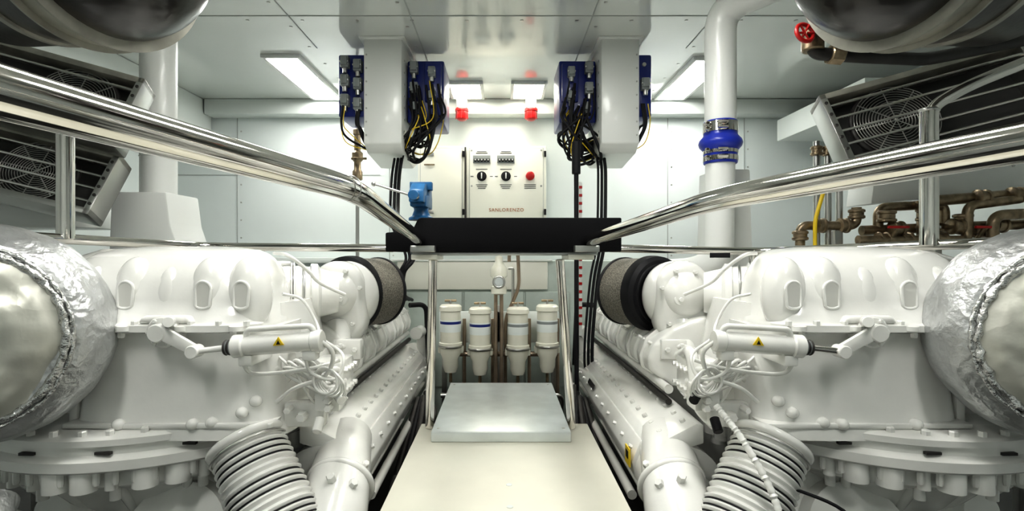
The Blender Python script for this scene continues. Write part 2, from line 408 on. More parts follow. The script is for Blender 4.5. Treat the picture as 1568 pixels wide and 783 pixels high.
E('guard_rail')
pipe('lower_rail', [(-.62, 3.0, .042), (-1.7, 3.0, .052), (-1.98, 2.1, .078)], .023, STEEL, .12)
cyl('post', (-1.92, 2.30, .07), (-1.92, 2.30, .60), .034, STEEL)
pipe('back_rail', [(-1.4, 3.02, .05), (-1.4, 3.02, -.9)], .02, STEEL)
E('guard_rail')
pipe('lower_rail', [(.62, 3.0, .042), (1.5, 3.0, .022), (2.2, 1.9, .062)], .023, STEEL, .12)
cyl('post', (1.80, 2.2, .04), (1.80, 2.2, .62), .034, STEEL)
pipe('upper_rail', [(1.80, 2.2, .50), (1.80, 2.2, .62), (1.92, 2.15, .70), (2.7, 1.95, 1.02)], .024, STEEL, .1)
torus('rail_joint', (1.80, 2.2, .61), (.1, 0, 1), .03, .008, SATIN)
pipe('back_rail', [(1.45, 3.02, .02), (1.45, 3.02, -.9)], .02, STEEL)

# ================================================================ FUEL FILTERS
for k, x in enumerate((-.39, -.165, .125, .35)):
    E('fuel_filter')
    y = 4.0; t = -.39 if k in (0, 3) else -.41
    lathe('canister', (x, y, t), (0, 0, -1), [(.03, -.02), (.07, -.015), (.085, 0), (.088, .03), (.078, .035), (.078, .27), (.088, .275), (.088, .31), (.08, .315), (.078, .36), (.06, .40), (.058, .46), (.045, .50), (0, .51)], FILT, 32)
    cyl('t_handle_stem', (x, y, t+.01), (x, y, t+.05), .01, SATIN, seg=10)
    cyl('t_handle', (x-.045, y, t+.045), (x+.045, y, t+.045), .009, BRASS, seg=10)
    lathe('label', (x, y, t-.1), (0, 0, -1), [(.0795, 0), (.0795, .09)], SOFF, 32)
    lathe('label_band', (x, y, t-.11), (0, 0, -1), [(.080, 0), (.080, .02)], BLUE if k < 2 else GREY, 32)
    lathe('clamp_ring', (x, y, t-.292), (0, 0, -1), [(.091, 0), (.094, .008), (.091, .016)], SATIN, 32)
    box('side_port', x-.098, x+.098, 4.0, 4.08, t-.36, t-.31, FILT, .01)
    cyl('drain', (x, y, t-.50), (x, y, t-.58), .012, BRASS, seg=10)
    box('bracket', x-.05, x+.05, 4.06, 4.198, t-.2, t-.1, CREAM, .006)
E('filter_mounting_frame')
box('mount_plate', -.5, .46, 4.2, 4.22, -.7, -.45, SOFF, .004)
for x in (-.46, -.02, .42): box('upright', x-.02, x+.02, 4.2, 4.24, -1.6, -.40, SATIN, .003)
for x in (-.39, -.165, .125, .35): cyl('standpipe', (x+.095, 4.14, -.5), (x+.095, 4.14, -1.6), .014, COPPER)
pipe('cross_pipe', [(-.45, 4.14, -.78), (.45, 4.14, -.78)], .02, COPPER)
pipe('cross_pipe', [(-.45, 3.88, -1.04), (.45, 3.88, -1.04), (.45, 4.1, -1.4)], .018, SATIN)
pipe('loop_pipe', [(.06, 4.14, -.05), (.06, 4.14, .02), (.13, 4.14, .02), (.14, 4.14, -.25), (.03, 4.14, -.5), (.03, 4.14, -1.4)], .014, COPPER, .07)
pipe('loop_pipe', [(.055, 4.15, -.1), (.09, 4.15, -.1), (.09, 4.15, -.45)], .012, SATIN, .03)
E('hand_pump')
lathe('pump_body', (-.02, 4.0, -.30), (0, 0, 1), [(.03, 0), (.06, .01), (.06, .06), (.045, .07), (.045, .13), (.065, .14), (.065, .2), (.05, .22), (.03, .25), (.03, .29), (0, .30)], FILT, 28)
box('pump_flange', -.07, .03, 3.95, 4.03, -.18, -.10, FILT, .012)
torus('pump_ring', (-.02, 3.94, -.2), (0, 1, 0), .04, .01, SATIN)
cyl('pump_face', (-.02, 3.96, -.2), (-.02, 3.93, -.2), .035, ALU)
for i, x in enumerate((-.045, .0)): pipe('pump_pipe', [(x, 4.03, -.3), (x, 4.03, -1.6)], .014, COPPER)
for s in (-1, 1):
    E('bilge_hose')
    for i in range(5):
        cable('hose', [(s*(.53+.02*i), 3.8, -.95-.05*i), (s*(.50+.02*i), 3.6, -1.0), (s*(.44+.04*i), 3.4-.1*i, -1.05-.05*i), (s*(.48+.02*i), 2.7, -1.2), (s*(.51), 1.9, -1.3-.03*i)], .016+.003*(i % 3), BLACK if i % 2 else DARK)

# ================================================================ ENGINE
def arch(name, x, y, z, w, h, r, m):
    pts = []
    for k in range(13):
        a = math.pi*k/12; pts.append((x+w*math.cos(a), y, z+h*.45+w*math.sin(a)))
    for k in range(1, 8):
        a = math.pi+math.pi*k/8; pts.append((x+w*math.cos(a), y-.004, z-h*.5+w*.6*math.sin(a)))
    pts.append(pts[0])
    sweep(name, pts, r, m, 8)
def engine(sx):
    global SX, DX
    SX = sx
    g = 0. if sx > 0 else .12      # starboard gearbox sits slightly further outboard
    E('marine_engine'); DX = g
    c = (-1.6, 2.6)
    lathe('bell_housing', (c[0], c[1], 0), (0, 0, 1), [(.30, -1.15), (.42, -1.12), (.52, -1.0), (.60, -.90), (.655, -.875), (.675, -.86), (.685, -.80), (.725, -.79), (.737, -.78), (.737, -.745), (.715, -.738), (.705, -.73), (.705, -.70), (.72, -.695), (.72, -.672), (.705, -.662), (.2, -.64), (0, -.64)], WHITE, 110)
    bl = []; lug = []
    rr = random.Random(7)
    for i in range(20):
        a = math.radians(-150+i*8.2+rr.uniform(-1, 1))
        bl.append(((c[0]+.69*math.cos(a), c[1]+.69*math.sin(a), -.662), (0, 0, 1), .015, .02))
        s = rr.choice((.022, .03, .045))
        lug.append(((c[0]+.68*math.cos(a), c[1]+.68*math.sin(a), -.83), (0, 0, 1), s, .09))
        if i % 3 == 0: lug.append(((c[0]+.65*math.cos(a), c[1]+.65*math.sin(a), -.885), (0, 0, 1), s*.9, .08))
    bolts('flange_bolts', bl, WHITE); bolts('flange_lugs', lug, WHITE, 16)
    bolts('flange_studs', [((c[0]+.705*math.cos(math.radians(a)), c[1]+.705*math.sin(math.radians(a)), -.79), (0, 0, -1), .012, .05) for a in range(-150, 10, 5)], WHITE, 8)
    for i in range(7):
        a = math.radians(-140+i*21)
        cyl('rib', (c[0]+.40*math.cos(a), c[1]+.40*math.sin(a), -1.12), (c[0]+.64*math.cos(a), c[1]+.64*math.sin(a), -.86), .02, WHITE, seg=10)
    for i in (-1, 0, 1):
        a = math.radians(-78+i*22)
        box('inspection_slot', c[0]+.712*math.cos(a)-.028, c[0]+.712*math.cos(a)+.028, c[1]+.712*math.sin(a)-.006, c[1]+.712*math.sin(a)+.01, -.726, -.716, DARK, 0)
    # lower box
    loft('gearbox_lower', [(-1.27, 2.22, -.70, .44, .25, 4.5), (-1.27, 2.22, -.665, .435, .245, 4.5), (-1.27, 2.21, -.63, .40, .225, 5), (-1.265, 2.21, -.45, .385, .215, 5), (-1.265, 2.21, -.28, .38, .215, 5)], WHITE)
    loft('gearbox_cone', [(-1.12, 2.50, -.68, .36, .36, 2.4), (-1.16, 2.45, -.45, .31, .32, 2.4), (-1.18, 2.42, -.2, .29, .3, 2.6)], WHITE)
    prism('gearbox_wing', [(-2.15, -.68), (-2.15, -.36), (-1.85, -.32), (-1.60, -.32), (-1.60, -.68)], 'xz', 2.16, 2.9, WHITE, .02)
    box('wing_rib', -1.685, -1.65, 2.03, 2.3, -.68, -.30, WHITE, .008)
    box('wing_foot', -1.95, -1.60, 2.02, 2.3, -.70, -.655, WHITE, .01)
    # upper case
    loft('gearbox_upper', [(-1.34, 2.19, -.294, .40, .225, 6), (-1.34, 2.19, -.286, .42, .248, 6), (-1.34, 2.19, -.262, .42, .248, 6), (-1.34, 2.19, -.252, .405, .222, 6), (-1.34, 2.20, -.17, .40, .212, 5),
                           (-1.345, 2.21, -.10, .39, .207, 5), (-1.35, 2.225, -.055, .375, .195, 4.5), (-1.36, 2.25, -.015, .35, .19, 4), (-1.365, 2.27, .008, .32, .18, 4), (-1.37, 2.30, .025, .28, .16, 3.5), (-1.38, 2.32, .038, .18, .1, 3), (-1.38, 2.32, .04, .03, .03, 2)], WHITE, 80, 60)
    loft('gearbox_shoulder', [(-1.62, 2.6, -.4, .48, .34, 4), (-1.62, 2.6, -.1, .46, .32, 4), (-1.62, 2.6, -.02, .42, .28, 3.5), (-1.62, 2.6, .03, .3, .2, 3), (-1.62, 2.6, .035, .03, .03, 2)], WHITE, 64, 60)
    bolts('case_bolts', [((-1.69+.105*i, 1.957, -.258), (0, 0, 1), .013, .014) for i in range(8)]+[((-1.64+.21*i, 1.965, -.29), (0, 0, -1), .013, .02) for i in range(4)], WHITE)
    bolts('ledge_scallops', [((-1.62+.21*i, 1.962, -.276), (0, 0, 1), .032, .014) for i in range(4)], WHITE, 20)
    for x in (-1.43, -1.135, -.99):
        ball('case_lobe', (x, 2.058, -.155), .085, .072, .15, WHITE)
        arch('pocket_rim', x, 1.987, -.155, .029, .060, .006, WHITE)
        bm = bmesh.new(); vs = []
        for k in range(13):
            a = math.pi*k/12; vs.append(bm.verts.new((x+.028*math.cos(a), 1.984, -.155+.028+.028*math.sin(a))))
        for k in range(1, 12):
            a = math.pi+math.pi*k/12; vs.append(bm.verts.new((x+.028*math.cos(a), 1.982, -.186+.018*math.sin(a))))
        bm.faces.new(vs)
        fin(bm, 'pocket_floor', POCK)
    for x in (-1.58, -1.285):
        ball('case_lobe', (x, 2.054, -.19), .075, .068, .15, WHITE)
    prism('case_web', [(-1.36, -.255), (-1.15, -.255), (-1.17, -.225), (-1.34, -.225)], 'xz', 1.945, 2.05, WHITE, .012, 3)
    for p in ((-.99, 1.995, -.60), (-.945, 2.01, -.56), (-1.10, 1.985, -.635), (-1.17, 1.98, -.64), (-1.45, 1.98, -.64)):
        ball('cast_boss', p, .024, .024, .022, WHITE)
    for p in ((-.92, 2.08, -.45), (-.93, 2.06, -.58), (-.90, 2.15, -.50)):
        ball('cone_boss', p, .035, .03, .03, WHITE)
    box('joint_rib', -1.66, -.87, 1.97, 2.1, -.655, -.635, WHITE, .006)
    # shift lever
    cyl('lever_flange', (-1.26, 2.02, -.285), (-1.26, 1.935, -.285), .060, WHITE)
    cyl('lever_boss', (-1.26, 1.96, -.285), (-1.26, 1.90, -.285), .034, WHITE)
    bolts('lever_bolts', [((-1.26+.048*math.cos(a), 1.935, -.285+.048*math.sin(a)), (0, -1, 0), .008, .008) for a in (0, 1.05, 2.1, 3.14, 4.2, 5.2)], WHITE)
    a = (-1.26, -.275); b = (-1.12, -.35)
    d = Vector((b[0]-a[0], b[1]-a[1])).normalized(); n = Vector((-d.y, d.x))*.026; n2 = n*.8
    prism('lever_arm', [(a[0]+n.x, a[1]+n.y), (b[0]+n2.x, b[1]+n2.y), (b[0]-n2.x, b[1]-n2.y), (a[0]-n.x, a[1]-n.y)], 'xz', 1.905, 1.925, WHITE, .005)
    cyl('lever_clamp', (-1.225, 1.93, -.245), (-1.20, 1.88, -.24), .02, WHITE)
    cyl('lever_pin', (-1.12, 1.935, -.35), (-1.12, 1.88, -.35), .024, WHITE)
    cyl('link_rod', (-1.12, 1.90, -.35), (-.98, 1.90, -.333), .011, WHITE if sx > 0 else STEEL)
    # actuator
    cyl('rod_boot', (-1.0, 1.9, -.335), (-.965, 1.9, -.331), .026, GREY)
    for i in range(3): torus('boot_ring', (-1.0+.012*i, 1.9, -.335+.001*i), (1, 0, .05), .024, .005, DARK, 24, 6)
    cyl('actuator_body', (-.965, 1.9, -.331), (-.66, 1.9, -.310), .036, WHITE)
    cyl('actuator_cap', (-.975, 1.9, -.331), (-.93, 1.9, -.328), .042, WHITE)
    cyl('actuator_cap', (-.69, 1.9, -.312), (-.65, 1.9, -.309), .040, WHITE)
    pipe('actuator_tube', [(-.93, 1.9, -.30), (-.92, 1.89, -.268), (-.69, 1.89, -.255), (-.68, 1.9, -.28)], .011, WHITE, .02)
    box('actuator_bracket', -.95, -.90, 1.88, 2.06, -.40, -.36, WHITE, .006)
    box('actuator_bracket', -.72, -.67, 1.88, 1.93, -.38, -.34, WHITE, .006)
    prism('warning_label', [(-.815, -.322), (-.775, -.319), (-.795, -.289)], 'xz', 1.859, 1.864, YELLOW, .001)
    prism('warning_mark', [(-.802, -.317), (-.788, -.316), (-.795, -.302)], 'xz', 1.857, 1.860, BLACK, 0)
    # cabling and pipes round the actuator
    cable('loom', [(-.67, 1.9, -.30), (-.62, 1.92, -.36), (-.66, 1.95, -.45), (-.78, 1.97, -.50), (-.86, 2.0, -.56)], .008, WHITE)
    cable('loom', [(-.72, 1.9, -.35), (-.70, 1.92, -.43), (-.62, 1.95, -.46), (-.60, 1.98, -.38), (-.70, 2.05, -.33)], .006, WHITE)
    cable('loom', [(-.95, 1.9, -.36), (-.93, 1.93, -.43), (-.85, 1.95, -.44), (-.70, 1.95, -.42), (-.62, 2.0, -.40)], .008, WHITE)
    for i in range(4): torus('cable_coil', (-.655+.006*i, 1.94+.008*i, -.465-.006*i), (.2+.1*i, 1, .15*i), .048+.004*i, .005, WHITE, 32, 8)
    cable('loom', [(-.86, 2.05, -.15), (-.80, 2.1, -.18), (-.74, 2.1, -.28), (-.70, 2.0, -.32)], .006, WHITE)
    cable('loom', [(-1.0, 2.3, .01), (-.90, 2.2, .0), (-.84, 2.25, -.06), (-.80, 2.3, -.12), (-.72, 2.4, -.18)], .008, WHITE)
    for i in range(8):
        cable('loom', [(-.9+.02*i, 2.1, -.40-.02*i), (-.78+rr.uniform(-.05, .05), 2.0, -.45+rr.uniform(-.06, .06)), (-.68+rr.uniform(-.05, .05), 2.02, -.5+rr.uniform(-.08, .1)), (-.72+.01*i, 2.2, -.6)], rr.uniform(.004, .008), WHITE)
    box('valve_block', -.80, -.66, 2.16, 2.34, -.60, -.44, WHITE, .014)
    for i in range(3):
        z = -.46-.05*i
        pipe('feed_pipe', [(-.84, 2.3, z+.10), (-.84+.02*i, 2.14, z+.09), (-.72, 2.10, z), (-.66, 2.2, z-.02)], .014, WHITE, .04)
        bolts('feed_union', [((-.73, 2.11, z), (1, -.3, 0), .022, .03)], WHITE)
    bolts('block_bolts', [((-.68-.04*i, 2.16, -.58), (0, -1, 0), .012, .018) for i in range(3)]+[((-.66, 2.19+.045*i, -.56), (1, 0, 0), .012, .018) for i in range(4)]+[((-.66, 2.19+.045*i, -.48), (1, 0, 0), .012, .018) for i in range(4)], WHITE)
    box('sensor_block', -.72, -.62, 2.0, 2.1, -.60, -.50, WHITE, .012)
    box('sensor_block', -.80, -.73, 2.02, 2.12, -.40, -.33, WHITE, .012)
    box('junction', -.86, -.70, 2.06, 2.12, -.68, -.58, WHITE, .012)
    bolts('sensor_nuts', [((-.67+.03*rr.uniform(-1, 1), 2.0, -.55+.03*k), (0, -1, 0), .016, .03) for k in (-1, 0, 1)]+[((-.78, 2.06, -.63), (0, -1, 0), .02, .04), ((-.83, 2.06, -.60), (0, -1, 0), .014, .05)], WHITE)
    cyl('sensor_plug', (-.63, 2.0, -.53), (-.60, 1.96, -.545), .018, WHITE if sx > 0 else BLACK)
    cyl('sensor_plug', (-.69, 1.99, -.62), (-.69, 1.95, -.66), .018, BLACK if sx < 0 else WHITE)
    # neck between case and turbo housing
    DX = g*1.6
    n0 = Vector((-1.13, 2.50, -.185)); n1 = Vector((-.88, 2.60, -.185)); ax = n1-n0
    lathe('intake_neck', n0, ax, [(.13, 0), (.145, .01), (.145, .04), (.155, .05), (.155, .07), (.135, .075), (.135, .11), (.152, .115), (.152, .13), (.135, .135), (.13, .2), (.145, .205), (.145, .235), (.12, .25), (.10, .33)], WHITE, 44)
    torus('neck_clamp', n0+ax.normalized()*.17, ax, .136, .006, SATIN)
    torus('neck_gasket', n0+ax.normalized()*.123, ax, .153, .002, DARK)
    bolts('neck_bolts', [(n0+ax.normalized()*.06+Vector((0, -.148*math.cos(t), .148*math.sin(t))), ax, .012, .05) for t in [k*math.pi/5-.9 for k in range(8)]], WHITE)
    # compressor housing
    DX = g*.8
    ball('compressor_housing', (-.86, 2.80, -.20), .15, .15, .155, WHITE, .3)
    torus('volute', (-.835, 2.84, -.215), (.35, 1, 0), .12, .065, WHITE, 48, 16)
    prism('volute_web', [(-.98, -.40), (-.99, -.10), (-.92, -.03), (-.80, -.03), (-.72, -.10), (-.70, -.36), (-.76, -.46), (-.90, -.48)], 'xz', 2.70, 2.84, WHITE, .045, 5)
    cyl('housing_outlet', (-.86, 2.74, -.36), (-.82, 2.64, -.50), .07, WHITE, .06)
    cyl('front_boss', (-.82, 2.70, -.225), (-.818, 2.665, -.225), .032, WHITE)
    cyl('front_boss_pin', (-.82, 2.67, -.225), (-.818, 2.65, -.225), .012, WHITE)
    torus('volute_outlet_ring', (-.825, 2.65, -.485), (.2, -.5, -1), .066, .012, WHITE)
    bolts('housing_bolts', [((-.85+.13*math.cos(a), 2.695, -.23+.16*math.sin(a)), (0, -1, 0), .012, .02) for a in (0.4, 1.2, 2.0, 3.0, 4.2, 5.4)], WHITE)
    box('housing_bracket', -.83, -.70, 2.6, 2.66, -.52, -.42, WHITE, .01)
    bolts('bracket_bolts', [((-.80, 2.6, -.45), (0, -1, 0), .014, .015), ((-.73, 2.6, -.47), (0, -1, 0), .014, .015)], WHITE)
    # air filter
    DX = 0
    a0 = Vector((-.87, 2.93, -.215)); d = Vector((.42, .9, 0)).normalized()
    lathe('air_filter_cap', a0, d, [(.09, -.02), (.12, -.03), (.19, -.03), (.21, -.012), (.214, .02), (.214, .05), (.197, .06)], BLACK, 56)
    lathe('air_filter_element', a0, d, [(.195, .05), (.198, .06), (.198, .27), (.195, .28)], MESH, 72)
    lathe('air_filter_end', a0, d, [(.2, .265), (.205, .27), (.205, .285), (.19, .295), (0, .29)], BLACK, 56)
    torus('filter_step', a0-d*.026, d, .16, .012, BLACK)
    # crankcase / block
    prism('crankcase', [(-1.95, -.20), (-1.2, -.16), (-1.0, -.28), (-.84, -.62), (-.84, -1.0), (-1.0, -1.45), (-1.6, -1.45), (-1.95, -1.0)], 'xz', 2.75, 4.35, WHITE, .03)
    box('mounting_bed', -1.45, -.85, 2.4, 4.4, -1.6, -1.4, DARK, .01)
    box('front_foot', -1.8, -1.3, 2.4, 2.7, -1.6, -1.14, DARK, .02)
    # rocker covers
    sec = [(-1.12, -.30), (-.98, -.32), (-.86, -.37), (-.77, -.44), (-.735, -.52), (-.745, -.58), (-.86, -.66), (-1.12, -.66)]
    for i in range(6):
        y = 2.62+.285*i
        prism('rocker_cover', sec, 'xz', y, y+.25, WHITE, .022, 3)
        prism('cover_rib', [(x*1.0+(.012 if x > -1.1 else 0), z+(.010 if z > -.5 else -.004)) for x, z in sec], 'xz', y+.112, y+.142, WHITE, .008)
    bolts('cover_bolts', [((-.765, 2.68+.095*i, -.45), (1, 0, .6), .011, .018) for i in range(17)], WHITE)
    pipe('fuel_rail', [(-.80, 2.5, -.64), (-.78, 4.3, -.64)], .022, WHITE)
    pipe('fuel_rail', [(-.80, 2.5, -.70), (-.76, 4.3, -.69)], .016, DARK)
    # lower manifold with bolted strip
    sec = [(-.86, -.72), (-.83, -.715), (-.665, -.80), (-.63, -.84), (-.655, -.86), (-.86, -.80)]
    prism('manifold_strip', sec, 'xz', 2.22, 4.3, WHITE, .006)
    bolts('strip_bolts', [((-.70, 2.3+.12*i, -.785), (.45, 0, .9), .013, .018) for i in range(17)]+[((-.80, 2.3+.12*i, -.735), (.45, 0, .9), .013, .018) for i in range(17)], WHITE)
    sweep('manifold', [(-.77, 2.22, -.98), (-.77, 2.6, -.975), (-.77, 3.4, -.965), (-.77, 4.25, -.955), (-.79, 4.38, -.92), (-.85, 4.42, -.85)], .17, WHITE, 36)
    prism('manifold_lid', [(-.655, -.845), (-.625, -.83), (-.585, -.93), (-.60, -1.0), (-.65, -1.0)], 'xz', 2.35, 4.2, WHITE, .008)
    bolts('lid_bolts', [((-.60, 2.42+.17*i, -.885), (.9, 0, .45), .011, .014) for i in range(11)], WHITE)
    pipe('drain_pipe', [(-.60, 2.4, -1.10), (-.60, 4.35, -1.08)], .022, WHITE)
    pipe('rear_elbow', [(-.68, 4.15, -.62), (-.66, 4.36, -.62), (-.66, 4.38, -.9)], .05, WHITE, .09)
    pipe('rear_hose', [(-.74, 4.2, -.4), (-.62, 4.3, -.4), (-.6, 4.3, -.9)], .02, BLACK, .1)
    if sx < 0:
        prism('warning_plate', [(-.578, -.87), (-.572, -.87), (-.572, -.95), (-.578, -.95)], 'xz', 2.34, 2.42, YELLOW, 0)
        prism('warning_plate_mark', [(-.574, -.885), (-.570, -.885), (-.570, -.92), (-.574, -.92)], 'xz', 2.36, 2.40, BLACK, 0)
        prism('name_plate', [(-.607, -.845), (-.604, -.845), (-.592, -.875), (-.595, -.875)], 'xz', 3.4, 3.6, BLACK, 0)
    # bellows
    DX = g*.5
    b0 = Vector((-.98, 2.02, -.735)); b1 = Vector((-.77, 1.87, -1.03)); d = (b1-b0); L = d.length
    prof = [(.10, -.03), (.120, 0)]
    N = 120
    for i in range(N+1):
        t = i/N; prof.append((.132+.006*math.sin(t*2*math.pi*15)+.012*t, .01+t*(L-.02)))
    prof.append((.12, L+.02))
    lathe('exhaust_bellows', b0, d, prof, WHITE, 48)
    for i in range(15):
        if i % 5 in (1, 2, 3):
            t = (i+.75)/15
            torus('bellows_groove', b0+d.normalized()*(.01+t*(L-.02)), d, .1275+.012*t, .0040, BLACK, 44, 6)
    torus('bellows_collar', b0-d.normalized()*.01, d, .130, .018, WHITE)
    torus('bellows_clamp', b0+d.normalized()*.02, d, .139, .005, SATIN)
    sweep('bellows_elbow', smoothpts([tuple(b1), (-.70, 1.84, -1.14), (-.68, 2.05, -1.14), (-.74, 2.28, -1.04)]), .13, WHITE, 30)
    DX = g*.3
    sweep('exhaust_casting', smoothpts([(-.72, 2.45, -.86), (-.68, 2.22, -.90), (-.655, 2.05, -.98), (-.65, 1.90, -1.1)]), lambda t: .11+.03*t, WHITE, 30)
    torus('casting_flange', (-.66, 2.14, -.94), (0, -1, -.4), .125, .016, WHITE)
    bolts('casting_bolts', [((-.58, 2.02, -.89), (.6, -.5, .8), .018, .03), ((-.65, 2.0, -.86), (0, -.6, .8), .018, .03), ((-.56, 2.14, -.86), (.5, -.4, .8), .015, .02)], WHITE)
    # gearbox sump parts low in front
    DX = g
    lathe('oil_sump_cover', (-1.28, 2.10, -1.13), (0, -1, .5), [(.26, -.1), (.28, 0), (.28, .02), (.22, .03), (.20, .08), (.08, .10), (0, .10)], WHITE, 40)
    bolts('sump_bolts', [((-1.28+.25*math.cos(a), 2.08+.12*math.sin(a), -1.11+.22*math.sin(a)), (0, -1, .5), .018, .03) for a in [k*math.pi/5 for k in range(10)]], WHITE)
    lathe('oil_pump', (-1.75, 2.15, -1.02), (0, -1, .2), [(.10, -.2), (.13, 0), (.13, .03), (.10, .05), (.07, .12), (0, .13)], WHITE, 32)
    pipe('sump_pipe', [(-1.05, 2.2, -1.0), (-1.02, 2.1, -1.1), (-1.02, 2.1, -1.5)], .035, WHITE)
    if sx < 0:
        DX = 0
        pts = smoothpts([(-.80, 1.95, -.56), (-.86, 1.86, -.66), (-.92, 1.76, -.82), (-.93, 1.7, -1.0), (-.95, 1.7, -1.2)], 24)
        sweep('corrugated_conduit', pts, lambda t: .012+.0025*math.sin(t*260), WHITE, 12)
        cable('black_loop', [(-1.02, 1.9, -.83), (-1.2, 1.8, -.9), (-1.22, 1.75, -1.1)], .006, BLACK)
        pipe('coolant_pipe', [(-.82, 2.4, -.46), (-.80, 2.2, -.40), (-.80, 2.12, -.62), (-.86, 2.1, -.68)], .026, WHITE, .06)
        prism('name_plate', [(-1.02, .012), (-.93, .012), (-.93, -.01), (-1.02, -.01)], 'xz', 2.33, 2.335, BLACK, .001)
    SX = 1; DX = 0.
engine(1); engine(-1)

# ================================================================ INSULATED EXHAUST ELBOWS
def elbow(sx, dx):
    global SX, DX
    SX = sx; DX = dx
    E('insulated_exhaust_elbow')
    c = Vector((-1.75, 1.70, -.27)); q = Vector((.35, -1, .0)).normalized()
    o = lathe('cloth_face', c, q, dense([(0, .10), (.08, .10), (.17, .092), (.24, .07), (.285, .03)], 6), CLOTH, 110); crumple(o, .012, 8)
    o = lathe('foil_jacket', c, q, dense([(.275, .04), (.295, .038), (.325, .02), (.355, -.02), (.372, -.07), (.378, -.12), (.372, -.18), (.34, -.23), (.30, -.26)], 5), FOIL, 130); crumple(o, .006, 11)
    o = torus('seam_bead', c+q*.038, q, .289, .013, FOILS, 150, 12); crumple(o, .009, 40)
    o = torus('seam_fold', c+q*.035, q, .308, .007, FOILS, 150, 8); crumple(o, .006, 50)
    cyl('pipe_stub', c-q*.2, c-q*.2+Vector((-.25, .25, 0)), .20, FOIL)
    SX = 1; DX = 0
elbow(1, 0); elbow(-1, .14)

# ================================================================ SILENCERS
def silencer(sx):
    global SX
    SX = sx
    E('exhaust_silencer')
    c = Vector((-1.33, 1.77, 1.06)); ax = Vector((-.92, .34, .10)).normalized()
    prof = [(0, -.33)]+[(.312*math.sin(a), -.33*math.cos(a)) for a in [math.radians(k) for k in range(6, 91, 6)]]
    lathe('dome', c, ax, prof+[(.312, .01)], BLACKG, 64)
    lathe('clamp_band', c, ax, [(.312, -.02), (.330, -.018), (.348, -.017), (.348, -.008), (.328, -.006), (.328, .095), (.348, .097), (.348, .106), (.312, .108)], BAND, 80)
    lathe('body', c, ax, [(.310, .10), (.310, .4), (.308, .6), (.25, .66), (0, .68)], BLACKG, 64)
    for s in (.30,): lathe('body_band', c, ax, [(.310, s), (.32, s+.002), (.32, s+.03), (.310, s+.032)], BAND, 64)
    for s in (.16, .45):
        p = c+ax*s
        cyl('hanger_rod', (p.x, p.y, p.z+.28), (p.x, p.y, 1.63), .012, SATIN)
    cyl('inlet_pipe', c-ax*.05+Vector((0, 0, .22)), c-ax*.05+Vector((0, 0, .56)), .09, BLACKG)
    SX = 1
silencer(1); silencer(-1)
E('seawater_pipe')
pipe('pipe', [(1.37, 2.3, .98), (1.37, 2.3, .89), (1.6, 2.3, .875), (1.95, 2.4, .90), (2.6, 2.5, 1.05)], .028, DARK, .07)
cyl('union', (1.44, 2.3, .885), (1.50, 2.3, .88), .042, BRASS, seg=8)
cyl('valve_body', (1.37, 2.3, .90), (1.37, 2.3, 1.0), .045, BRASS)
torus('hand_wheel', (1.30, 2.24, .955), (.2, -1, .2), .040, .009, REDP, 32, 8)
for i in range(3):
    a = i*math.pi/3
    cyl('spoke', (1.30-.04*math.cos(a), 2.24, .955-.04*math.sin(a)), (1.30+.04*math.cos(a), 2.24, .955+.04*math.sin(a)), .005, REDP, seg=8)
cyl('stem', (1.30, 2.24, .955), (1.37, 2.3, .95), .010, BRASS)

# ================================================================ VENTILATION FANS
def fan(loc, rot, w, h, rfan, cx):
    E('ventilation_fan', loc, rot)
    f = .035
    box('frame_top', -w/2, w/2, -.06, .10, h/2-f, h/2, BAND, .005)
    box('frame_bottom', -w/2, w/2, -.06, .10, -h/2, -h/2+f, SATIN, .005)
    box('frame_left', -w/2, -w/2+f, -.06, .10, -h/2, h/2, SATIN, .005)
    box('frame_right', w/2-f, w/2, -.06, .10, -h/2, h/2, SATIN, .005)
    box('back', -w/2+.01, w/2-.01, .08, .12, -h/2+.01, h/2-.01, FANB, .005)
    for r in [rfan*k/14 for k in range(2, 15)]: torus('guard_ring', (cx, -.01, 0), (0, 1, 0), r, .0022, SATIN, 48, 6)
    for i in range(8):
        a = i*math.pi/4
        cyl('guard_spoke', (cx, -.01, 0), (cx+rfan*math.cos(a), -.01, rfan*math.sin(a)), .003, SATIN, seg=6)
    torus('fan_shroud', (cx, .02, 0), (0, 1, 0), rfan, .015, DARK)
    cyl('motor', (cx, 0, 0), (cx, .08, 0), rfan*.25, DARK)
    n = int(h/.075)
    for i in range(1, n): cyl('grille_bar', (-w/2+.02, -.05, -h/2+i*h/n), (w/2-.02, -.05, -h/2+i*h/n), .008, STEEL, seg=8)
    bolts('frame_bolts', [((-w/2+f/2, -.06, -h/2+.06+i*(h-.12)/5), (0, -1, 0), .009, .005) for i in range(6)]+[((w/2-f/2, -.06, -h/2+.06+i*(h-.12)/5), (0, -1, 0), .009, .005) for i in range(6)], DARK, 10)
fan((2.27, 2.75, .76), (math.radians(-18), math.radians(-14), math.radians(-10)), 1.0, .48, .2, -.18)
fan((-2.42, 2.75, .86), (math.radians(-18), math.radians(14), math.radians(10)), .9, .42, .19, .16)
fan((-2.55, 2.75, .47), (math.radians(-22), math.radians(14), math.radians(10)), .9, .38, .17, .1)
E('ventilation_duct')
prism('duct', [(-3.59, .16), (-3.59, .40), (-2.45, .30), (-2.40, .16)], 'xz', 2.95, 3.3, WHITE2, .01)
bolts('duct_bolts', [((-3.3+.11*i, 2.95, .35-.012*i), (0, -1, 0), .012, .006) for i in range(8)], SATIN)
E('ventilation_duct')
prism('duct', [(3.59, .45), (3.59, .68), (2.4, .57), (2.37, .33)], 'xz', 3.35, 3.6, WHITE2, .01)
bolts('duct_bolts', [((2.5+.13*i, 3.35, .53+.008*i), (0, -1, 0), .012, .006) for i in range(8)], SATIN)

